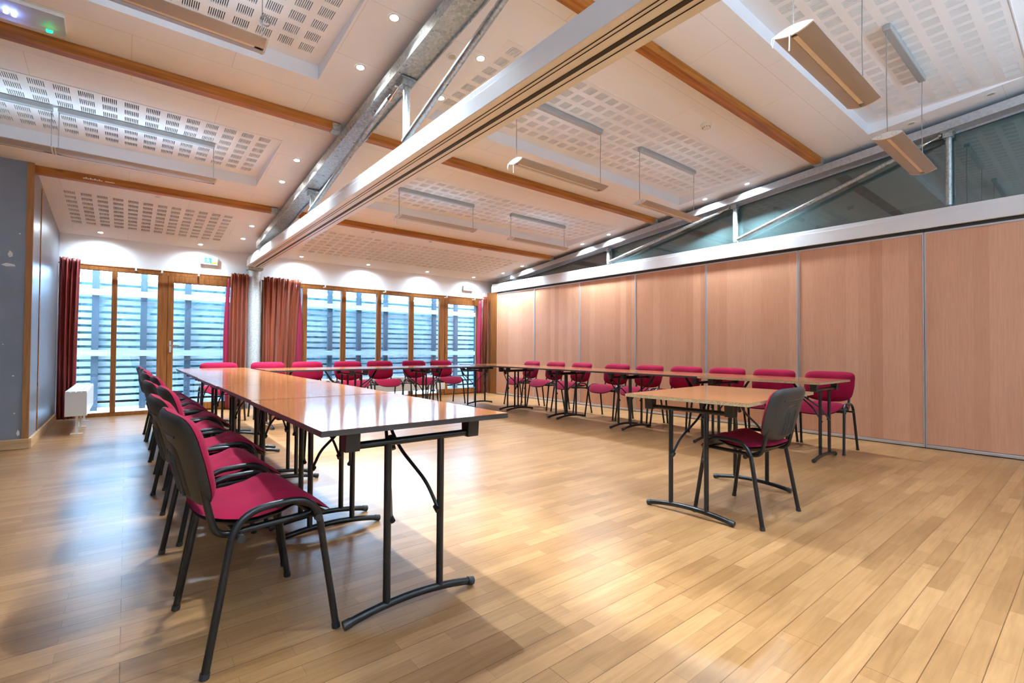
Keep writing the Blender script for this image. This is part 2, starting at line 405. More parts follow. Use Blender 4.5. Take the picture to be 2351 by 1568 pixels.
# trims
struct(MB().box(XW, XL+.012, 6.835, 6.859, 0, .10).build('baseboard_front', MT['base'], bevel=.003), 'pale wood skirting under the grey wall', 'skirting')
struct(MB().box(XL+.001, XL+.024, 6.86, 9.18, 0, .10).build('baseboard_left', MT['base'], bevel=.003), 'pale wood skirting along the left wall', 'skirting')
b = MB(); b.prism([(XL-.045, 6.848, .10), (XL+.006, 6.848, .10), (XL+.006, 6.848, cz(6.86)-.005), (XL-.045, 6.848, cz(6.86)-.005)], (0, .03, 0))
struct(b.build('trim_1', MT['corner']), 'wooden strip on the wall corner', 'trim')
b = MB(); b.prism([(XL+.001, 7.43, .10), (XL+.006, 7.43, .10), (XL+.006, 7.43, cz(7.4)-.06), (XL+.001, 7.43, cz(7.4)-.06)], (0, .045, 0))
struct(b.build('trim_2', MT['timber']), 'dark wooden joint strip on left wall', 'trim')
struct(MB().box(6.585, 6.655, 9.21, 9.295, 0, 2.36).build('trim_3', MT['beam']), 'white post at the end of the folding wall', 'trim')
struct(MB().box(6.66, 6.74, 8.85, 9.295, 0, 2.36).build('trim_4', MT['frame']), 'wooden jamb at the end of the folding wall', 'trim')

# windows: timber frames, glass per pane
def window(name, label, x0, x1, zt, mull, panes, door=None, extra=()):
    f = MB(); d0, d1 = YB+.0, YB+.085
    f.box(x0, x1, d0, d1, zt-.065, zt); f.box(x0, x1, d0, d1, 0, .055); f.box(x0, x0+.06, d0, d1, .055, zt-.065); f.box(x1-.06, x1, d0, d1, .055, zt-.065)
    for a, c in mull: f.box(a, c, d0-.004, d1, .055, zt-.065)
    for e in extra: f.box(*e)
    o = struct(f.build(name, MT['frame'], bevel=.004), label, 'window')
    for a, c, za, zb in panes:
        MB().box(a, c, YB+.04, YB+.052, za, zb).build('pane', MT['glass'], o)
    return o
window('window_1', 'left glazed bay in orange varnished timber', -.70, 1.56, 2.225, [(-.178, -.113), (.375, .505)],
       [(-.64, -.178, .055, 2.16), (-.113, .375, .055, 2.16)])
window('window_2', 'right glazed bay in orange varnished timber', 1.84, 6.56, 2.21,
       [(2.524, 2.608), (3.245, 3.329), (3.969, 4.053), (4.696, 4.788), (5.429, 5.545)],
       [(1.90, 2.524, .055, 2.145), (2.608, 3.245, .055, 2.145), (3.329, 3.969, .055, 2.145), (4.053, 4.696, .055, 2.145), (4.788, 5.429, .055, 2.145)])
def door(name, label, x0, x1, zt):
    f = MB(); y0, y1 = YB-.012, YB+.075
    f.box(x0, x0+.075, y0, y1, .03, zt); f.box(x1-.075, x1, y0, y1, .03, zt); f.box(x0+.075, x1-.075, y0, y1, zt-.10, zt); f.box(x0+.075, x1-.075, y0, y1, .03, .135)
    o = struct(f.build(name, MT['frame'], bevel=.004), label, 'door')
    MB().box(x0+.075, x1-.075, YB+.03, YB+.045, .135, zt-.10).build('pane', MT['glass'], o)
    h = MB(); h.box(x0+.025, x0+.05, y0-.008, y0, .95, 1.13); h.tube(fillet([(x0+.037, y0-.004, 1.06), (x0+.037, y0-.05, 1.06), (x0+.15, y0-.05, 1.06)], .02), .008, 8)
    h.build('handle', MT['chrome'], o, True); return o
door('door_1', 'glazed timber door beside the column', .505, 1.50, 2.158)
door('door_2', 'glazed timber door beside the folding wall', 5.555, 6.50, 2.145)

# column and curtain rods
b = MB(); b.tube([(1.70, 9.17, 0), (1.70, 9.17, 2.40)], .10, 28); b.box(1.585, 1.815, 9.06, 9.28, 2.36, 2.40)
tag(b.build('steel_column', MT['concrete'], smooth=True), 'round grey column between the two curtains under the central beam', 'column')

# ------------------------------------------------------------------ terrace outside
struct(MB().box(-9, 16, YB+.22, 11.6, -.18, -.02).build('terrace', MT['paving']), 'pale paving outside the windows', 'paving')
fence = thing('slatted_screen', 'pale weathered wooden slat screen outside the windows', 'screen', (0, 10.4, -.02))
k = 0
z = .04
while z < 3.2:
    MB().box(-3.4, 11.5, .075, .10, z, z+.074).build('slat', MT['slat'], fence); z += .115
for i in range(-4, 18):
    x = -.4+.632*i
    MB().box(x-.045, x+.045, .0, .072, 0, 3.25).build('post', MT['slatpost'], fence)
for z in (.90, 1.90, 2.75): MB().box(-3.4, 11.5, -.045, -.002, z, z+.10).build('rail', MT['slat'], fence)
bm = bmesh.new(); bmesh.ops.create_grid(bm, x_segments=150, y_segments=46, size=1)
for v in bm.verts:
    x, y = v.co.x, v.co.y; X = x*10+3.5; Z = (y+1)*1.25
    bulge = .45*math.sin(X*1.3)*math.sin(Z*1.9)+.35*math.sin(X*3.7+Z*2)+random.uniform(-.10, .10)
    v.co = (X, 12.6-bulge*.16+(.5 if Z < .1 else 0)+max(0, Z-1.6)*.7, Z-.1)
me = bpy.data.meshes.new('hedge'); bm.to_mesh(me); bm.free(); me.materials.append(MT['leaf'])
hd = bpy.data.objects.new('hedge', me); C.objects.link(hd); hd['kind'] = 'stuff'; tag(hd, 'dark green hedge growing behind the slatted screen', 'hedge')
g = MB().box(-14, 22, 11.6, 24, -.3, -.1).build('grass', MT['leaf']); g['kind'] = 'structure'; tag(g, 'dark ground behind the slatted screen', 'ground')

# ------------------------------------------------------------------ steel trusses, track beams, purlins
def truss(xc, label, posts, cm='galv'):
    t = thing('steel_truss', label, 'truss', (xc, 0, 2.58))
    zo = 2.58
    def chord(y0, y1):
        m = MB()
        for (xa, xb, o0, o1) in ((-.085, .085, -.165, -.150), (-.085, -.075, -.150, -.085), (.075, .085, -.185, -.085), (-.085, .085, -.085, -.075)):
            m.prism([(xa, y0, cz(y0)+o0-zo), (xb, y0, cz(y0)+o0-zo), (xb, y0, cz(y0)+o1-zo), (xa, y0, cz(y0)+o1-zo)], (0, y1-y0, -SL*(y1-y0)))
        return m
    chord(8.3, -5.4).build('top_chord', MT[cm], t)
    for y in posts:
        zt = cz(y)-.166-zo
        m = MB(); m.tube([(.02, y, 0.0), (.02, y, zt)], .028, 14); m.build('post', MT['galv'], t, True)
        g_ = MB(); g_.box(-.045, .075, y-.055, y+.055, zt-.012, zt-.001); g_.tube([(.06, y+.04, zt-.02), (.06, y+.04, zt-.001)], .01, 8); g_.box(-.03, .05, y-.04, y+.04, zt-.06, zt-.012)
        g_.build('post_bracket', MT['galv'], t)
    ps = sorted(posts, reverse=True)
    for a, c in zip(ps[:-1], ps[1:]):
        A = Vector((-.02, a-.05, .02)); B = Vector((-.02, c+.06, cz(c)-.20-zo))
        m = MB(); m.tube([A, A.lerp(B, .93)], .024, 14); m.build('diagonal', MT['galv'], t, True)
        m = MB(); m.tube([A.lerp(B, .93), A.lerp(B, .95), A.lerp(B, .955), B], [.024, .02, .011, .011], 10); m.tube([B+Vector((-.03, 0, 0)), B+Vector((.03, 0, 0))], .014, 10)
        m.build('tie_fork', MT['chrome'], t, True)
    return t
truss(1.64, 'galvanised steel truss above the central beam', (5.77, 3.38, 1.03))
truss(6.72, 'galvanised steel truss along the folding wall', (5.62, 3.31, 1.03), 'chord')

def beam(x0, x1, z0, z1, label, grooves):
    t = thing('track_beam', label, 'beam', ((x0+x1)/2, 0, z0))
    h = (x1-x0)/2; H = z1-z0
    m = MB()
    m.box(-h, h, -5.5, 9.04, 0, H-.045); m.box(-h+.012, h-.012, -5.5, 9.04, H-.045, H)
    m.build('casing', MT['beam'], t, bevel=.004)
    m = MB()
    for a, c in grooves: m.box(a, c, -5.5, 9.03, -.004, .001)
    m.build('track_slot', MT['track'], t)
    m = MB(); m.box(-h-.003, h+.003, 8.80, 9.04, -.002, H-.05); m.build('end_plate', MT['beam'], t)
    return t
beam(1.56, 1.80, 2.405, 2.552, 'white boxed partition track beam under the central truss', [(.004, .030), (-.075, -.072), (.062, .065), (-.05, -.048)])
beam(6.655, 6.875, 2.355, 2.55, 'white boxed track beam above the wooden folding wall', [(-.02, .05)])

def purlin(y, x0, x1, label, ends):
    t = thing('timber_purlin', label, 'beam', ((x0+x1)/2, y, cz(y)-.1), 0, 'timber purlins under the ceiling')
    L = (x1-x0)/2
    # lower face square, upper face follows the sloping ceiling
    m = MB(); zb = cz(y)-.076
    m.prism([(-L, 0, zb-t.location.z), (-L, .09, zb-t.location.z), (-L, .09, cz(y+.09)-.0005-t.location.z), (-L, 0, cz(y)-.0005-t.location.z)], (2*L, 0, 0))
    m.build('timber', MT['timber'], t, bevel=.004)
    for s in ends:
        q = MB(); xe = s*L; xi = s*(L-.075)
        q.box(min(xe, xi), max(xe, xi), -.004, -.0005, zb-t.location.z-.004, zb-t.location.z+.06); q.box(min(xe, xi), max(xe, xi), -.004, .094, zb-t.location.z-.005, zb-t.location.z-.001)
        q.tube([(xe-s*.03, -.004, zb-t.location.z+.045), (xe-s*.03, -.014, zb-t.location.z+.045)], .008, 8)
        q.build('hanger', MT['galv'], t)
    return t
purlin(4.51, XW, 1.545, 'long orange timber purlin left of the central truss, nearer the camera', (1,))
pL = purlin(6.91, XL, 1.545, 'shorter orange timber purlin left of the central truss, near the windows', (1,))
purlin(2.16, 1.735, 6.62, 'orange timber purlin right of the central truss, closest to the camera', (1,))
purlin(4.51, 1.735, 6.62, 'orange timber purlin right of the central truss, middle one', (-1, 1))
purlin(6.91, 1.735, 6.62, 'orange timber purlin right of the central truss, near the windows', (-1, 1))
m = MB()
for i in range(9): m.box(-.78+i*.018, -.766+i*.018, -.0012, -.0004, .045, .055+.008*(i % 2))
m.box(-.60, -.52, -.0012, -.0004, .047, .055)
m.build('timber_stamp', MT['plastic'], pL)

# clerestory glass over the right beam, and the unlit room beyond
ps = [(5.62, 9.0), (3.31, 5.62), (1.03, 3.31), (-5.5, 1.03)]
cg = thing('clerestory_window', 'dark triangular glazing between the folding wall beam and its truss', 'window', (6.82, 0, 2.55))
for a, c in ps:
    zt = lambda y: cz(y)-.10-2.55
    cc = min(c, 8.9)
    MB().prism([(0, a+.006, .002), (0, cc-.006, .002), (0, cc-.006, max(.01, zt(cc))), (0, a+.006, zt(a))], (.012, 0, 0)).build('pane', MT['cleglass'], cg)
m = MB()
m.prism([(-.012, 9.0, zt(9.0)), (.03, 9.0, zt(9.0)), (.03, 9.0, zt(9.0)+.09), (-.012, 9.0, zt(9.0)+.09)], (0, -14.5, SL*14.5))
for y in (5.62, 3.31, 1.03): m.box(-.008, .024, y-.006, y+.006, .002, zt(y))
m.build('glazing_frame', MT['galv'], cg)

# ------------------------------------------------------------------ folding wall panels
ys = [8.85, 7.548, 6.256, 4.985, 3.715, 2.467, 1.226, -.03, -1.29, -2.55, -3.81, -5.07]
def fold_panel(y0, y1, label):
    t = thing('folding_wall_panel', label, 'wall panel', (XP, (y0+y1)/2, 0), 0, 'wooden folding wall panels')
    h = (y1-y0)/2-.002
    MB().box(0, .08, -h+.012, h-.012, .045, 2.300).build('board', MT['panel'], t)
    m = MB()
    for s in (-1, 1): m.box(-.005, .085, min(s*h, s*(h-.013)), max(s*h, s*(h-.013)), .030, 2.318)
    m.box(-.005, .085, -h+.013, h-.013, 2.300, 2.318); m.build('edge_frame', MT['alu'], t)
    m = MB(); m.box(-.004, .084, -h, h, .008, .040); m.build('bottom_seal', MT['alu'], t, bevel=.004)
    m = MB(); m.box(.006, .074, -h, h, 2.318, 2.352); m.build('top_seal', MT['track'], t)
    m = MB(); m.box(.01, .07, -h, h, 0, .008); m.build('floor_strip', MT['track'], t)
    return t
lab = ['narrow-looking wooden folding wall panel beside the far curtain', 'wooden folding wall panel, second from the windows', 'wooden folding wall panel, third from the windows',
       'wooden folding wall panel, fourth from the windows', 'wooden folding wall panel behind the small desk, fifth from the windows', 'wooden folding wall panel behind the last chair, sixth from the windows',
       'rightmost wooden folding wall panel in the photo', 'wooden folding wall panel just right of the photo edge', 'wooden folding wall panel beside the viewer', 'wooden folding wall panel behind the viewer', 'wooden folding wall panel well behind the viewer']
for i in range(11): fold_panel(ys[i+1], ys[i], lab[i])

# ------------------------------------------------------------------ ceiling spots
def downlight(x, y, lit, label, watts=SPOT_W):
    t = thing('downlight', label, 'ceiling spotlight', (x, y, cz(y)), 0, 'recessed ceiling spotlights'); t.rotation_euler = (-math.atan(SL), 0, 0)
    m = MB(); n = 28
    for k in range(n):
        a, c = 2*math.pi*k/n, 2*math.pi*(k+1)/n
        def P(r, z, q): return (r*math.cos(q), r*math.sin(q), z)
        m.add([P(.042, -.001, a), P(.042, -.001, c), P(.040, -.006, c), P(.040, -.006, a), P(.029, -.006, c), P(.029, -.006, a), P(.029, -.001, c), P(.029, -.001, a)],
              [(0, 1, 2, 3), (3, 2, 4, 5), (5, 4, 6, 7)])
    m.build('bezel', MT['plastic'], t, True)
    m = MB(); m.disc((0, 0, -.004), .028, .003, 24); m.build('bulb', MT['bulb' if lit else 'off'], t)
    if lit:
        ld = bpy.data.lights.new('spot_beam', 'SPOT'); ld.energy = watts; ld.color = SPOT_COL; ld.shadow_soft_size = .028; ld.spot_size = math.radians(168 if watts < SPOT_W*.6 else 138 if x > 5 else 116); ld.spot_blend = .95
        lo = bpy.data.objects.new('spot_beam', ld); C.objects.link(lo); lo.parent = t; lo.location = (0, 0, -.012)
    return t
YS = [8.46, 7.80, 6.07, 5.45, 3.66, 3.05, 1.30, .69, -1.05, -1.66]
on = ['first', 'second', 'third', 'fourth', 'fifth', 'sixth', 'seventh', 'eighth', 'ninth', 'tenth']
for i, y in enumerate(YS):
    if i < 6: downlight(1.40, y, True, 'lit recessed spotlight left of the central truss, %s from the windows' % on[i])
    downlight(2.125 if i < 6 else 1.95, y, True, 'lit recessed spotlight right of the central truss, %s from the windows' % on[i], SPOT_W*(1 if i < 6 else .72))
    downlight(6.545, y, i < 6, '%s recessed spotlight beside the folding wall truss, %s from the windows' % ('lit' if i < 6 else 'unlit', on[i]), SPOT_W*.9)
for i, x in enumerate((-.31, .90)): downlight(x, 9.05, True, 'lit spotlight washing the wall over the left window, %s one' % ('left' if i == 0 else 'right'), SPOT_W*.22)
for i, x in enumerate((2.43, 3.67, 4.97, 6.16)): downlight(x, 9.06, True, 'lit spotlight washing the wall over the right window, %s from the left' % on[i], SPOT_W*.22)
for i, x in enumerate((3.0, 4.03, 5.06)): downlight(x, 7.24, False, 'small unlit spotlight by the far right purlin, %s from the left' % on[i])
downlight(.277, 7.25, False, 'small unlit spotlight beside the far left purlin')
downlight(1.93, 3.16, False, 'unlit ceiling ring seen through the central truss')

# ------------------------------------------------------------------ pendant lamps
def make_pendant(label, x, y, z, zc, cord, watts=PEND_W):
    t = thing('pendant_lamp', label, 'lamp', (x, y, z), 0, 'suspended office lamps')
    L = .575; W = .095
    top = [(-W+2*W*i/14, .021*(1-(2*i/14-1)**2)) for i in range(15)]
    bot = [(-W+2*W*i/14, -.024*(1-(2*i/14-1)**2)) for i in range(15)]
    m = MB()
    def sweep(pa, th):
        n = len(pa); A = [(-L, p[0], p[1]) for p in pa]+[(-L, p[0], p[1]+th) for p in pa[::-1]]
        m.prism(A, (2*L, 0, 0))
    sweep(bot[:7], .004); sweep(bot[8:], .004)
    m.build('reflector', MT['bronze'], t, True)
    m = MB(); m.box(-L+.03, L-.05, bot[6][0]+.001, bot[8][0]-.001, -.0215, -.014); m.build('light_slot', MT['cream'], t)
    m = MB(); A = [(-L, p[0]*.94, p[1]) for p in top]+[(-L, p[0]*.94, -.002) for p in top[::-1]]; m.prism(A[:15]+[(-L, top[-1][0]*.94, .0), (-L, top[0][0]*.94, .0)], (2*L, 0, 0)); m.build('upper_cover', MT['alu'], t, True)
    for s in (-1, 1):
        m = MB(); A = [(s*L, p[0]*1.02, p[1]+.002) for p in top]+[(s*L, p[0]*1.02, p[1]-.002) for p in bot[::-1]]
        m.prism(A, (s*.012, 0, 0)); e = m.build('end_cap', MT['plastic'], t)
        m = MB()
        for yy in (-.045, .045):
            for k in range(20):
                a, c = 2*math.pi*k/20, 2*math.pi*(k+1)/20
                m.prism([(s*(L+.012), yy+.0135*math.cos(a), .0135*math.sin(a)), (s*(L+.012), yy+.0135*math.cos(c), .0135*math.sin(c)),
                         (s*(L+.012), yy+.0150*math.cos(c), .0150*math.sin(c)), (s*(L+.012), yy+.0150*math.cos(a), .0150*math.sin(a))], (s*.001, 0, 0))
        m.build('cap_ring', MT['cable'], e)
    for s in (-1, 1):
        m = MB(); xx = s*(L-.008); m.tube([(xx, .0, .012), (xx, .004, (zc-z)*.5), (xx, 0, zc-z-.02)], .0032, 6); m.build('cable', MT['cable'], t, True)
    m = MB(); m.box(-L, L, -.028, .028, zc-z-.048, zc-z-.001); m.build('ceiling_rail', MT['canopy'], t, bevel=.008)
    ld = bpy.data.lights.new('fill_uplight', 'AREA'); ld.shape = 'RECTANGLE'; ld.size = 2*L-.06; ld.size_y = 2*W-.04  # uplight added inside each pendant to brighten the ceiling
    ld.energy = watts; ld.color = PEND_COL
    lo = bpy.data.objects.new('fill_uplight', ld); C.objects.link(lo); lo.parent = t; lo.location = (0, 0, .026); lo.rotation_euler = (math.pi, 0, 0)
    if cord:
        m = MB(); xx = -L-.014
        m.tube([(xx, .01, .012), (xx-.006, .01, -.03), (xx-.004, .012, -.11)], .003, 6)
        m.tube([(xx, .085, .004), (xx-.004, .088, -.03), (xx-.002, .094, -.055), (xx-.004, .10, -.03), (xx, .098, .0)], .0028, 6)
        m.build('loose_cord', MT['plastic'], t, True)
    if cord == 2:
        m = MB(); p = []
        for k in range(60): p.append((L-.008+.03*math.cos(k*.42)+.015, .01*math.sin(k*.9), .165+.03*math.sin(k*.42)))
        m.tube(p, .0025, 5); m.build('coiled_cable', MT['cable'], t, True)
    return t
Z1 = cz(2.77)-.006; Z2 = cz(5.12)-.006; Z0 = cz(.42)-.008
make_pendant('large pendant lamp nearest the camera, hanging at upper right', 3.255, 1.01, 2.70, Z0, 1)
make_pendant('pendant lamp with brown underside in front of the dark clerestory glass', 5.13, 1.05, 2.70, Z0, 0)
make_pendant('pendant lamp right of the central beam, in front of the middle purlin', 3.265, 3.30, 2.715, Z1, 1)
make_pendant('pendant lamp hanging at the truss end, right of the middle lamp', 5.06, 3.295, 2.70, Z1, 0)
make_pendant('far pendant lamp close to the central beam, near the windows', 3.245, 5.63, 2.715, Z2, 1)
make_pendant('far pendant lamp furthest right near the windows', 5.06, 5.62, 2.70, Z2, 0)
make_pendant('pendant lamp left of the central truss with a coiled cable, cut by the top edge', .07, 3.32, 2.93, Z1, 2, LEFT_W)
make_pendant('pendant lamp below the slotted panel left of the truss, right one of two', .09, 5.62, 2.70, Z2, 0, LEFT_W)
make_pendant('pendant lamp cut by the left photo edge below the slotted panel', -1.09, 5.62, 2.70, Z2, 0, LEFT_W)

for y, row in ((-1.45, 'first row behind viewer'), (-3.8, 'second row behind viewer')):  # unseen pendants added behind the camera as fill light for the room
    for x, col in ((5.06, 'beside the folding wall'), (3.25, 'right of the track beam'), (.07, 'left of the track beam'), (-1.7, 'further left')):
        make_pendant('added fill pendant lamp out of view, %s, %s' % (row, col), x, y, 2.75, cz(y)-.004, 0, FILL_W*(1.05 if x < 1 else .8))

# small ceiling and wall fittings
t = thing('smoke_detector', 'round ivory smoke detector on the ceiling by the right purlin', 'smoke detector', (4.607, 2.563, cz(2.563))); t.rotation_euler = (-math.atan(SL), 0, 0)
MB().disc((0, 0, -.018), .052, .0175, 28, .056).build('base', MT['smoke'], t, True)
m = MB(); m.disc((0, 0, -.052), .030, .034, 28, .046); m.build('sensor_head', MT['smoke'], t, True)
m = MB()
for k in range(10):
    a = 2*math.pi*k/10; m.box(.037*math.cos(a)-.004, .037*math.cos(a)+.004, .037*math.sin(a)-.004, .037*math.sin(a)+.004, -.044, -.034)
m.build('vent_slot', MT['cable'], t)
yv = 4.30
t = thing('emergency_light', 'ceiling emergency light with a glowing blue lamp at the top left corner', 'emergency light', (-.64, yv, cz(yv)))
t.rotation_euler = (-math.atan(SL), 0, 0)
m = MB(); m.box(-.30, .30, -.085, .095, -.026, -.001); m.build('housing', MT['plastic'], t, bevel=.006)
m = MB(); m.prism([(-.295, -.08, -.027), (-.295, .09, -.027), (-.295, .082, -.058), (-.295, -.04, -.058)], (.59, 0, 0)); m.build('cover', MT['clear'], t)
m = MB(); m.disc((.02, .02, -.05), .012, .02, 12); m.disc((.055, .03, -.05), .012, .02, 12); m.build('lamp_bulb', MT['blueled'], t)
m = MB(); m.box(.20, .212, .05, .078, -.061, -.058); m.box(.218, .232, .05, .066, -.061, -.058); m.box(.21, .226, .066, .078, -.061, -.058); m.build('status_light', MT['greenled'], t)
m = MB(); m.disc((-.27, .02, -.062), .026, .004, 16); m.build('round_sticker', MT['orange'], t)

t = thing('exit_sign', 'small white exit sign with a green pictogram above the left door', 'exit sign', (1.045, 9.3, 2.395))
MB().box(-.12, .12, -.05, -.001, 0, .115).build('housing', MT['plastic'], t, bevel=.004)
m = MB(); m.box(-.065, .032, -.0535, -.0505, .018, .108); m.build('green_plate', MT['exitgreen'], t)
m = MB(); y_ = -.0545
def fl(poly): m.prism([(a, y_, c) for a, c in poly], (0, .0008, 0))
fl([(-.022+.008*math.cos(k*.7), .094+.008*math.sin(k*.7)) for k in range(9)])
fl([(-.03, .084), (-.012, .086), (-.006, .058), (-.026, .056)]); fl([(-.03, .082), (-.05, .070), (-.046, .064), (-.028, .074)]); fl([(-.012, .082), (.008, .072), (.004, .066), (-.012, .074)])
fl([(-.026, .058), (-.034, .040), (-.052, .034), (-.05, .027), (-.028, .033), (-.016, .056)]); fl([(-.018, .058), (-.006, .058), (.006, .040), (.004, .022), (-.004, .022), (-.003, .038)])
m.build('pictogram', MT['plastic'], t)
m = MB(); m.box(.034, .112, -.0535, -.0505, .016, .040); m.build('orange_sticker', MT['orange'], t)
m = MB(); m.box(-.115, -.07, -.0535, -.0505, .02, .06); m.build('label_plate', MT['heater'], t)
t = thing('alarm_box', 'small white alarm box on the wall above the right door', 'alarm box', (6.14, 9.3, 2.38))
MB().box(-.12, .12, -.045, -.001, 0, .11).build('housing', MT['plastic'], t, bevel=.004)
MB().box(-.03, .09, -.048, -.045, .02, .09).build('front_plate', MT['heater'], t)

# curtain rods and curtains
def rod(x0, x1, z, label, brk):
    t = thing('curtain_rod', label, 'curtain rod', ((x0+x1)/2, 9.215, z), 0)
    m = MB(); L = (x1-x0)/2; m.tube([(-L, 0, 0), (L, 0, 0)], .011, 12); m.build('pole', MT['frame'], t, True)
    for x in brk:
        m = MB(); m.box(x-t.location.x-.012, x-t.location.x+.012, -.004, .084, -.03, -.013); m.box(x-t.location.x-.012, x-t.location.x+.012, -.014, .0, -.03, .014); m.build('bracket', MT['plastic'], t)
rod(-.755, 1.59, 2.215, 'wooden curtain rod over the left windows', (.10, .42, .9))
rod(1.82, 6.63, 2.205, 'wooden curtain rod over the right windows', (2.9, 4.1, 5.55, 6.3))
def curtain(x0, x1, xb0, xb1, label, mats, folds, zt, zb, lean=0, seed=1, lining=None):
    rnd = random.Random(seed); xc = (xb0+xb1)/2
    t = thing('curtain', label, 'curtain', (xc, 9.145, 0))
    nx, nz = folds*16, 30; ph = [rnd.uniform(-1.5, 1.5) for _ in range(folds+1)]; am = [rnd.uniform(.45, 1.25) for _ in range(folds+1)]
    vs = []
    for j in range(nz+1):
        v = j/nz; z = zb+(zt-zb)*v
        q = min(1, v/.96); a0 = xb0+(x0-xb0)*v**2.2; a1 = xb1+(x1-xb1)*v**2.2
        for i in range(nx+1):
            u = i/nx; k = u*folds; kk = int(min(k, folds-1)); f = k-kk
            amp = (am[kk]*(1-f)+am[kk+1]*f)*(.040 if v < .93 else .028); p = ph[kk]*(1-f)+ph[kk+1]*f
            y = amp*math.sin(2*math.pi*k+p*(1-v))+.010*math.sin(4*math.pi*k+3*v+p)+(.014*math.sin(2*math.pi*folds*2.5*u+seed) if v > .93 else 0)
            x = a0+(a1-a0)*u+.012*math.sin(4*math.pi*k+1.3)
            vs.append((x-xc, y*(.85 if .955 < v < .985 else 1)-.025, z+(.008*math.sin(9*k) if j == nz else 0)))
    fs = [(j*(nx+1)+i, j*(nx+1)+i+1, (j+1)*(nx+1)+i+1, (j+1)*(nx+1)+i) for j in range(nz) for i in range(nx)]
    b_ = MB(); b_.add(vs, fs); o = b_.build('drape', mats, t)
    o.data.shade_smooth(); s = o.modifiers.new('thick', 'SOLIDIFY'); s.thickness = .004; s.offset = 0
    if lining:
        s0, s1 = lining; vs = []; n = 8
        for j in range(nz+1):
            v = j/nz; z = zb+.0+(zt-.09-zb)*v
            for i in range(n+1):
                u = i/n
                vs.append((s0+(s1-s0)*u+.05*math.sin(math.pi*v)*(u if s1 > s0 else u)*(1 if s1 > s0 else -1)-xc, .012+.012*math.sin(u*7+v*2), z))
        b_ = MB(); b_.add(vs, [(j*(n+1)+i, j*(n+1)+i+1, (j+1)*(n+1)+i+1, (j+1)*(n+1)+i) for j in range(nz) for i in range(n)])
        o = b_.build('lining', MT['pink'], t); o.data.shade_smooth(); s = o.modifiers.new('thick', 'SOLIDIFY'); s.thickness = .003; s.offset = 0
    m = MB()
    for k in range(folds+2):
        x = x0+(x1-x0)*(k+.5)/(folds+2); R = [(x-xc, .035+.009*math.cos(a*.5236), zt-.055+.02+.013*math.sin(a*.5236)) for a in range(13)]; m.tube(R, .002, 5, False)
    m.build('ring', MT['chrome'], t, True)
curtain(-.74, -.53, -.74, -.555, 'wine red curtain at the far left of the left window', MT['wine'], 4, 2.275, .02, seed=3)
curtain(1.345, 1.59, 1.32, 1.575, 'rust orange curtain left of the round column', MT['rust'], 4, 2.27, .02, seed=5, lining=(1.33, 1.30))
curtain(1.83, 2.44, 1.83, 2.34, 'wide rust orange curtain right of the round column', MT['rust'], 7, 2.26, .02, seed=8, lining=(2.33, 2.44))
curtain(6.50, 6.575, 6.44, 6.575, 'rust orange curtain in the far right corner by folding wall', MT['rust'], 4, 2.25, .02, seed=11, lining=(6.46, 6.38))

# heaters
def heater(label, x0, x1, y0, y1, z0, z1, along, legs):
    t = thing('convector_heater', label, 'heater', ((x0+x1)/2, (y0+y1)/2, 0))
    cx_, cy_ = t.location.x, t.location.y
    m = MB(); m.box(x0-cx_, x1-cx_, y0-cy_, y1-cy_, z0, z1-.012); m.build('casing', MT['heater'], t, bevel=.004)
    m = MB()
    if along == 'y':
        n = 4
        for k in range(n):
            a = x0-cx_+(x1-x0)*(k+.06)/n; m.box(a, a+(x1-x0)*.85/n, y0-cy_, y1-cy_, z1-.012, z1)
    else:
        n = 4
        for k in range(n):
            a = y0-cy_+(y1-y0)*(k+.06)/n; m.box(x0-cx_, x1-cx_, a, a+(y1-y0)*.85/n, z1-.012, z1)
    m.build('top_grille', MT['plastic'], t)
    for (lx, ly) in legs:
        m = MB(); m.box(lx-cx_-.012, lx-cx_+.012, ly-cy_-.006, ly-cy_+.006, .006, z0+.001)
        if along == 'y': m.box(lx-cx_-.055, lx-cx_+.055, ly-cy_-.02, ly-cy_+.02, 0, .006)
        else: m.box(lx-cx_-.02, lx-cx_+.02, ly-cy_-.055, ly-cy_+.055, 0, .006)
        m.build('leg', MT['heater'], t)
heater('white boxy floor heater on legs beside the wine red curtain', -.545, -.35, 7.58, 9.06, .215, .507, 'y', [(-.44, 7.66), (-.44, 8.3), (-.44, 8.95)])
heater('low white floor heater behind the chairs under the right windows', 2.45, 5.35, 8.93, 9.10, .17, .46, 'x', [(2.7, 9.02), (3.9, 9.02), (5.12, 9.02)])

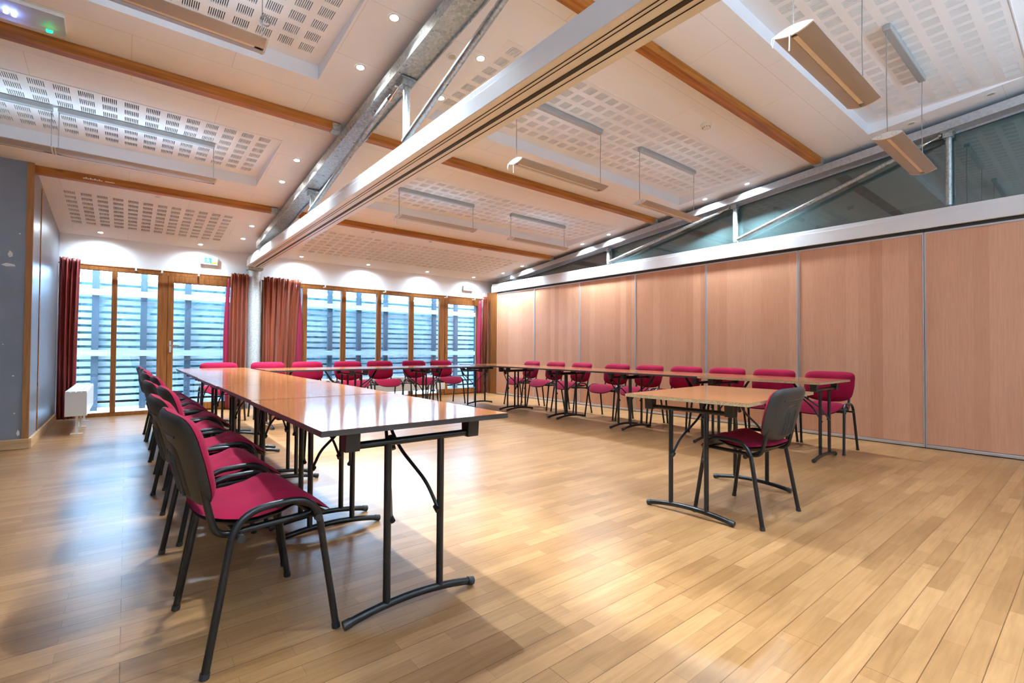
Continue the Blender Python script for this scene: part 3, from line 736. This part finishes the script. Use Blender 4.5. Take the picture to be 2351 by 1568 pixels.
# ================================================================== TABLES
def make_table(chip=False):
    t = thing('folding_table', 'x', 'table')
    L, W, T, H = 1.185, .80, .021, .75
    m = MB(); z0, z1 = H-T, H
    hx, hy = L/2, W/2; e = .0015
    m.cur = 1; m.box(-hx, hx, -hy, hy, z0, z1-e); m.cur = 0; m.box(-hx+.001, hx-.001, -hy+.001, hy-.001, z1-e, z1)
    m.build('tabletop', [MT['top'], MT['chip' if chip else 'dedge']], t)
    for s in (-1, 1):
        xe = s*(hx-.095)
        m = MB(); m.tube([(xe, -.245, .668), (xe, .245, .668)], .0145, 12); m.build('cross_tube', MT['black'], t, True)
        for q in (-1, 1):
            m = MB(); yy = q*.265
            m.prism([(xe-.03, yy-.028, z0-.001), (xe+.03, yy-.028, z0-.001), (xe+.024, yy-.028, z0-.078), (xe-.024, yy-.028, z0-.078)], (0, .056, 0))
            m.box(xe-.05, xe+.05, yy-.036, yy+.036, z0-.008, z0-.0005); m.build('bracket', MT['bracket'], t, bevel=.003)
            m = MB(); yl = q*.117; m.tube([(xe, yl, .048), (xe, yl, .660)], .0145, 12); m.build('leg', MT['black'], t, True)
            # folding stay from this leg up to the middle of the underside
            P = fillet([(xe, yl-q*.014, .375), (xe-s*.055, yl-q*.035, .47), (xe-s*.20, q*.035, .585), (xe-s*.245, q*.012, .66), (xe-s*.29, q*.010, z0-.004)], .05)
            m = MB(); m.tube(P, .0075, 8); o = m.build('stay', MT['black'], t, True)
            m = MB(); m.tube([(xe+s*.012, yl-q*.016, .36), (xe-s*.012, yl-q*.016, .375)], .012, 8); m.build('stay_bolt', MT['black'], o, True)
        m = MB(); m.tube([(xe-s*.205, 0, .59), (xe-s*.238, 0, .645)], .0125, 10); m.build('stay_sleeve', MT['bracket'], t, True)
        MB().box(xe-s*.29-.035, xe-s*.29+.035, -.03, .03, z0-.006, z0-.0005).build('stay_plate', MT['bracket'], t)
        P = [(xe, -.278+.556*k/12, .018+.030*(1-(2*k/12-1)**2)) for k in range(13)]
        m = MB(); m.tube(P, .0155, 12); f = m.build('foot_bar', MT['black'], t, True)
        for q in (0, 12):
            a = Vector(P[q]); d = (a-Vector(P[1 if q == 0 else 11])).normalized()
            m = MB(); m.tube([a-d*.022, a+d*.006], .0178, 12); m.build('foot_cap', MT['bracket'], f, True)
    return t
tp = {False: make_table(False), True: make_table(True)}; used = {False: 0, True: 0}
def table(x, y, rz, label, group, chip=False, dz=0):
    o = tp[chip] if not used[chip] else copy_tree(tp[chip]); used[chip] = 1
    o.location = (x, y, 0); o.rotation_euler = (0, 0, rz); o['label'] = label; o['group'] = group
    o.scale = (1, 1, 1+dz); return o
H2 = math.pi/2
LL = ['glossy folding table nearest the camera, end of the left row', 'folding table of the left row, second from the camera', 'folding table of the left row, third from the camera',
      'folding table of the left row, fourth from the camera', 'corner folding table at the window end of the left row']
yy = 1.66
for i in range(5):
    table(.92+(.004 if i % 2 else -.004), yy+.5925, H2, LL[i], 'tables of the left row'); yy += 1.203
RL = ['end table of the right row with raw chipboard edge, before the last chair', 'folding table of the right row, second from the camera', 'folding table of the right row, third from the camera',
      'folding table of the right row, fourth from the camera', 'corner folding table at the window end of the right row']
yy = 1.61
for i in range(5):
    table(5.235, yy+.5925, H2, RL[i], 'tables of the right row', i == 0); yy += 1.19
for i, x in enumerate((1.955, 3.145, 4.232)):
    o = table(x, 6.86, 0, 'folding table of the window row, %s' % ('joined to the left row', 'in the middle', 'joined to the right row')[i], 'tables of the window row')
    if i == 2: o.scale = (.82, 1, 1)
o = table(3.255, 1.69, math.radians(4), 'small desk with chipboard edge standing alone in the open right side', 'single desk', True, -.017)

# ================================================================== CHAIRS
def make_chair():
    t = thing('meeting_chair', 'x', 'chair')
    R = .0125
    # seat: local +x is the front
    def zprof(x):
        u = (x+.205)/.45
        return .468-.024*math.sin(min(1, max(0, u/.62))*math.pi)+(.010*math.sin((u-.5)/.35*math.pi) if .5 < u < .85 else 0)-.075*max(0, u-.62)**1.5/.22
    out = [(x*.225*(1.0)+.02, y*.236*(1-.06*(x < 0)*abs(x))) for x, y in superell(1, 1, 3.6, 56)]
    m = pillow(out, .032, .014, lambda u, v, w: (u, v, zprof(u)+.25*v*v+w), ef=4)
    m.build('seat', MT['fabric'], t, True)
    m = pillow([(u*.985, v*.985) for u, v in out], .001, .020, lambda u, v, w: (u, v, zprof(u)+.25*v*v-.012+w), eb=8)
    m.build('seat_shell', MT['shell'], t, True)
    # backrest
    o2 = []
    for (a, c) in superell(1, 1, 6.2, 64):
        vv = c*.158; uu = a*.240*(1-.05*max(0, -c))
        if c < 0: vv += -.022*(1-a*a)+.014*a*a
        else: vv += -.006*a*a
        o2.append((uu, vv))
    tilt = math.radians(14)
    def bmap(u, v, w):
        # u across, v up, w toward the sitter (+x)
        q = w+.38*u*u-.10*max(0, v-.02)**2*6
        return (-.228-math.sin(tilt)*v+math.cos(tilt)*q, u, .661+math.cos(tilt)*v+math.sin(tilt)*q)
    m = pillow(o2, .040, .004, bmap, ef=7); m.build('backrest', MT['fabric'], t, True)
    m = pillow([(u*1.006, v*1.006) for u, v in o2], .001, .026, lambda u, v, w: bmap(u, v, w-.003), eb=12, rings=(1, .99, .965, .93, .86, .6, .3)); sh = m.build('back_shell', MT['shell'], t, True)
    # moulded relief on the shell: raised rounded pad with ribs and a cross ridge
    rel = [(u*.44, v*.62-.048) for u, v in superell(.23, .165, 4, 36)]
    m = pillow(rel, .0, .010, lambda u, v, w: bmap(u, v, w-.027), rings=(1, .97, .92, .8, .5), eb=10)
    for k in (-.045, -.015, .015, .045):
        m.tube([bmap(k*1.25, -.13, -.037), bmap(k*1.25, -.0, -.037), bmap(k*1.25, .02, -.034)], .006, 6)
    m.tube([bmap(-.13, .085, -.029), bmap(0, .085, -.030), bmap(.13, .085, -.029)], .005, 6)
    m.build('shell_relief', MT['shell'], sh, True)
    for s in (-1, 1):
        y0, y1 = s*.268, s*.250
        rear, front = Vector((-.205, y0, .0)), Vector((.213, y0, .0))
        A = Vector((-.118, y1, .478)); B = Vector((.140, y1, .487))
        path = fillet([rear, A+Vector((0, 0, .01)), B+Vector((0, 0, .01)), front], .10, 10)
        cut1 = 4; n = len(path)
        z = [p.z for p in path]
        i1 = next(i for i, p in enumerate(path) if p.z > .39); i2 = max(i for i, p in enumerate(path) if p.z > .39)
        m = MB(); m.tube(path[:i1+1], R, 12); lg = m.build('leg', MT['black'], t, True)
        m = MB(); m.tube([path[0]+Vector((0, 0, .0)), path[0].lerp(path[1], .045)], R+.0025, 12); m.build('foot_tip', MT['bracket'], lg, True)
        m = MB(); m.tube(path[i1:i2+1], R, 12); m.build('side_rail', MT['black'], t, True)
        m = MB(); m.tube(path[i2:], R, 12); lg = m.build('leg', MT['black'], t, True)
        m = MB(); m.tube([path[-1].lerp(path[-2], .045), path[-1]], R+.0025, 12); m.build('foot_tip', MT['bracket'], lg, True)
        # back support tube: under the seat, then up behind the backrest
        bp = [(.15, s*.195, .418), (-.02, s*.195, .412), (-.165, s*.195, .405), bmap(s*.195, -.165, -.014), bmap(s*.195, -.09, -.012)]
        m = MB(); m.tube(fillet(bp, .085, 8), .0115, 12); m.build('back_support', MT['black'], t, True)
    for x, zz in ((-.105, .405), (.145, .418)):
        m = MB(); m.tube([(x, -.252, zz), (x, .252, zz)], .0095, 10); c_ = m.build('cross_bar', MT['black'], t, True)
        for s in (-1, 1):
            m = MB(); m.tube([(x, s*.250, zz), (x, s*.268, zz)], .0135, 10); m.build('end_plug', MT['bracket'], c_, True)
    return t
c0 = make_chair(); cu = [0]
def chair(x, y, rz, label, group):
    o = c0 if not cu[0] else copy_tree(c0); cu[0] = 1
    o.location = (x, y, 0); o.rotation_euler = (0, 0, math.radians(rz)); o['label'] = label; o['group'] = group; return o
gl = 'chairs along the left row'
left = [(.39, 2.05, 4), (.372, 2.71, 3), (.43, 3.30, 1), (.38, 3.92, 3), (.435, 4.53, 0), (.395, 5.13, 2), (.41, 5.72, -2), (.40, 6.30, 1), (.385, 6.88, 0)]
ll = ['red padded chair nearest the camera at the left table row'] + ['red padded chair at the left table row, %s from the camera' % q for q in on[1:8]] + ['red padded chair at the window end of the left table row']
for (x, y, a), l in zip(left, ll): chair(x, y, a, l, gl)
gb = 'chairs in front of the windows'
back = [(1.06, -90), (1.71, -90), (2.292, -90), (2.95, -89), (3.52, -90), (4.19, -90), (4.77, -89)]
bl = ['red chair in front of the left door, leftmost at the window row'] + ['red chair at the window row, %s from the left' % q for q in on[1:6]] + ['red chair at the window row, rightmost, before the right door']
for (x, a), l in zip(back, bl): chair(x, 7.88, a, l, gb)
gr = 'chairs along the folding wall'
right = [(5.765, 6.86, 176), (5.76, 6.20, 178), (5.765, 5.58, 177), (5.76, 4.81, 181), (5.76, 4.22, 180), (5.765, 3.63, 180), (5.76, 3.055, 180), (5.76, 2.485, 180), (5.765, 1.91, 180)]
rl = ['red chair at the far end of the folding wall row, nearest the windows'] + ['red chair along the folding wall, %s from the windows' % q for q in on[1:8]] + ['red chair at the camera end of the folding wall row, beside the chipboard table']
for (x, y, a), l in zip(right, rl): chair(x, y, a, l, gr)
chair(3.12, 1.455, 91, 'red chair with its black back to the camera, tucked at the small desk', 'chair at the desk')
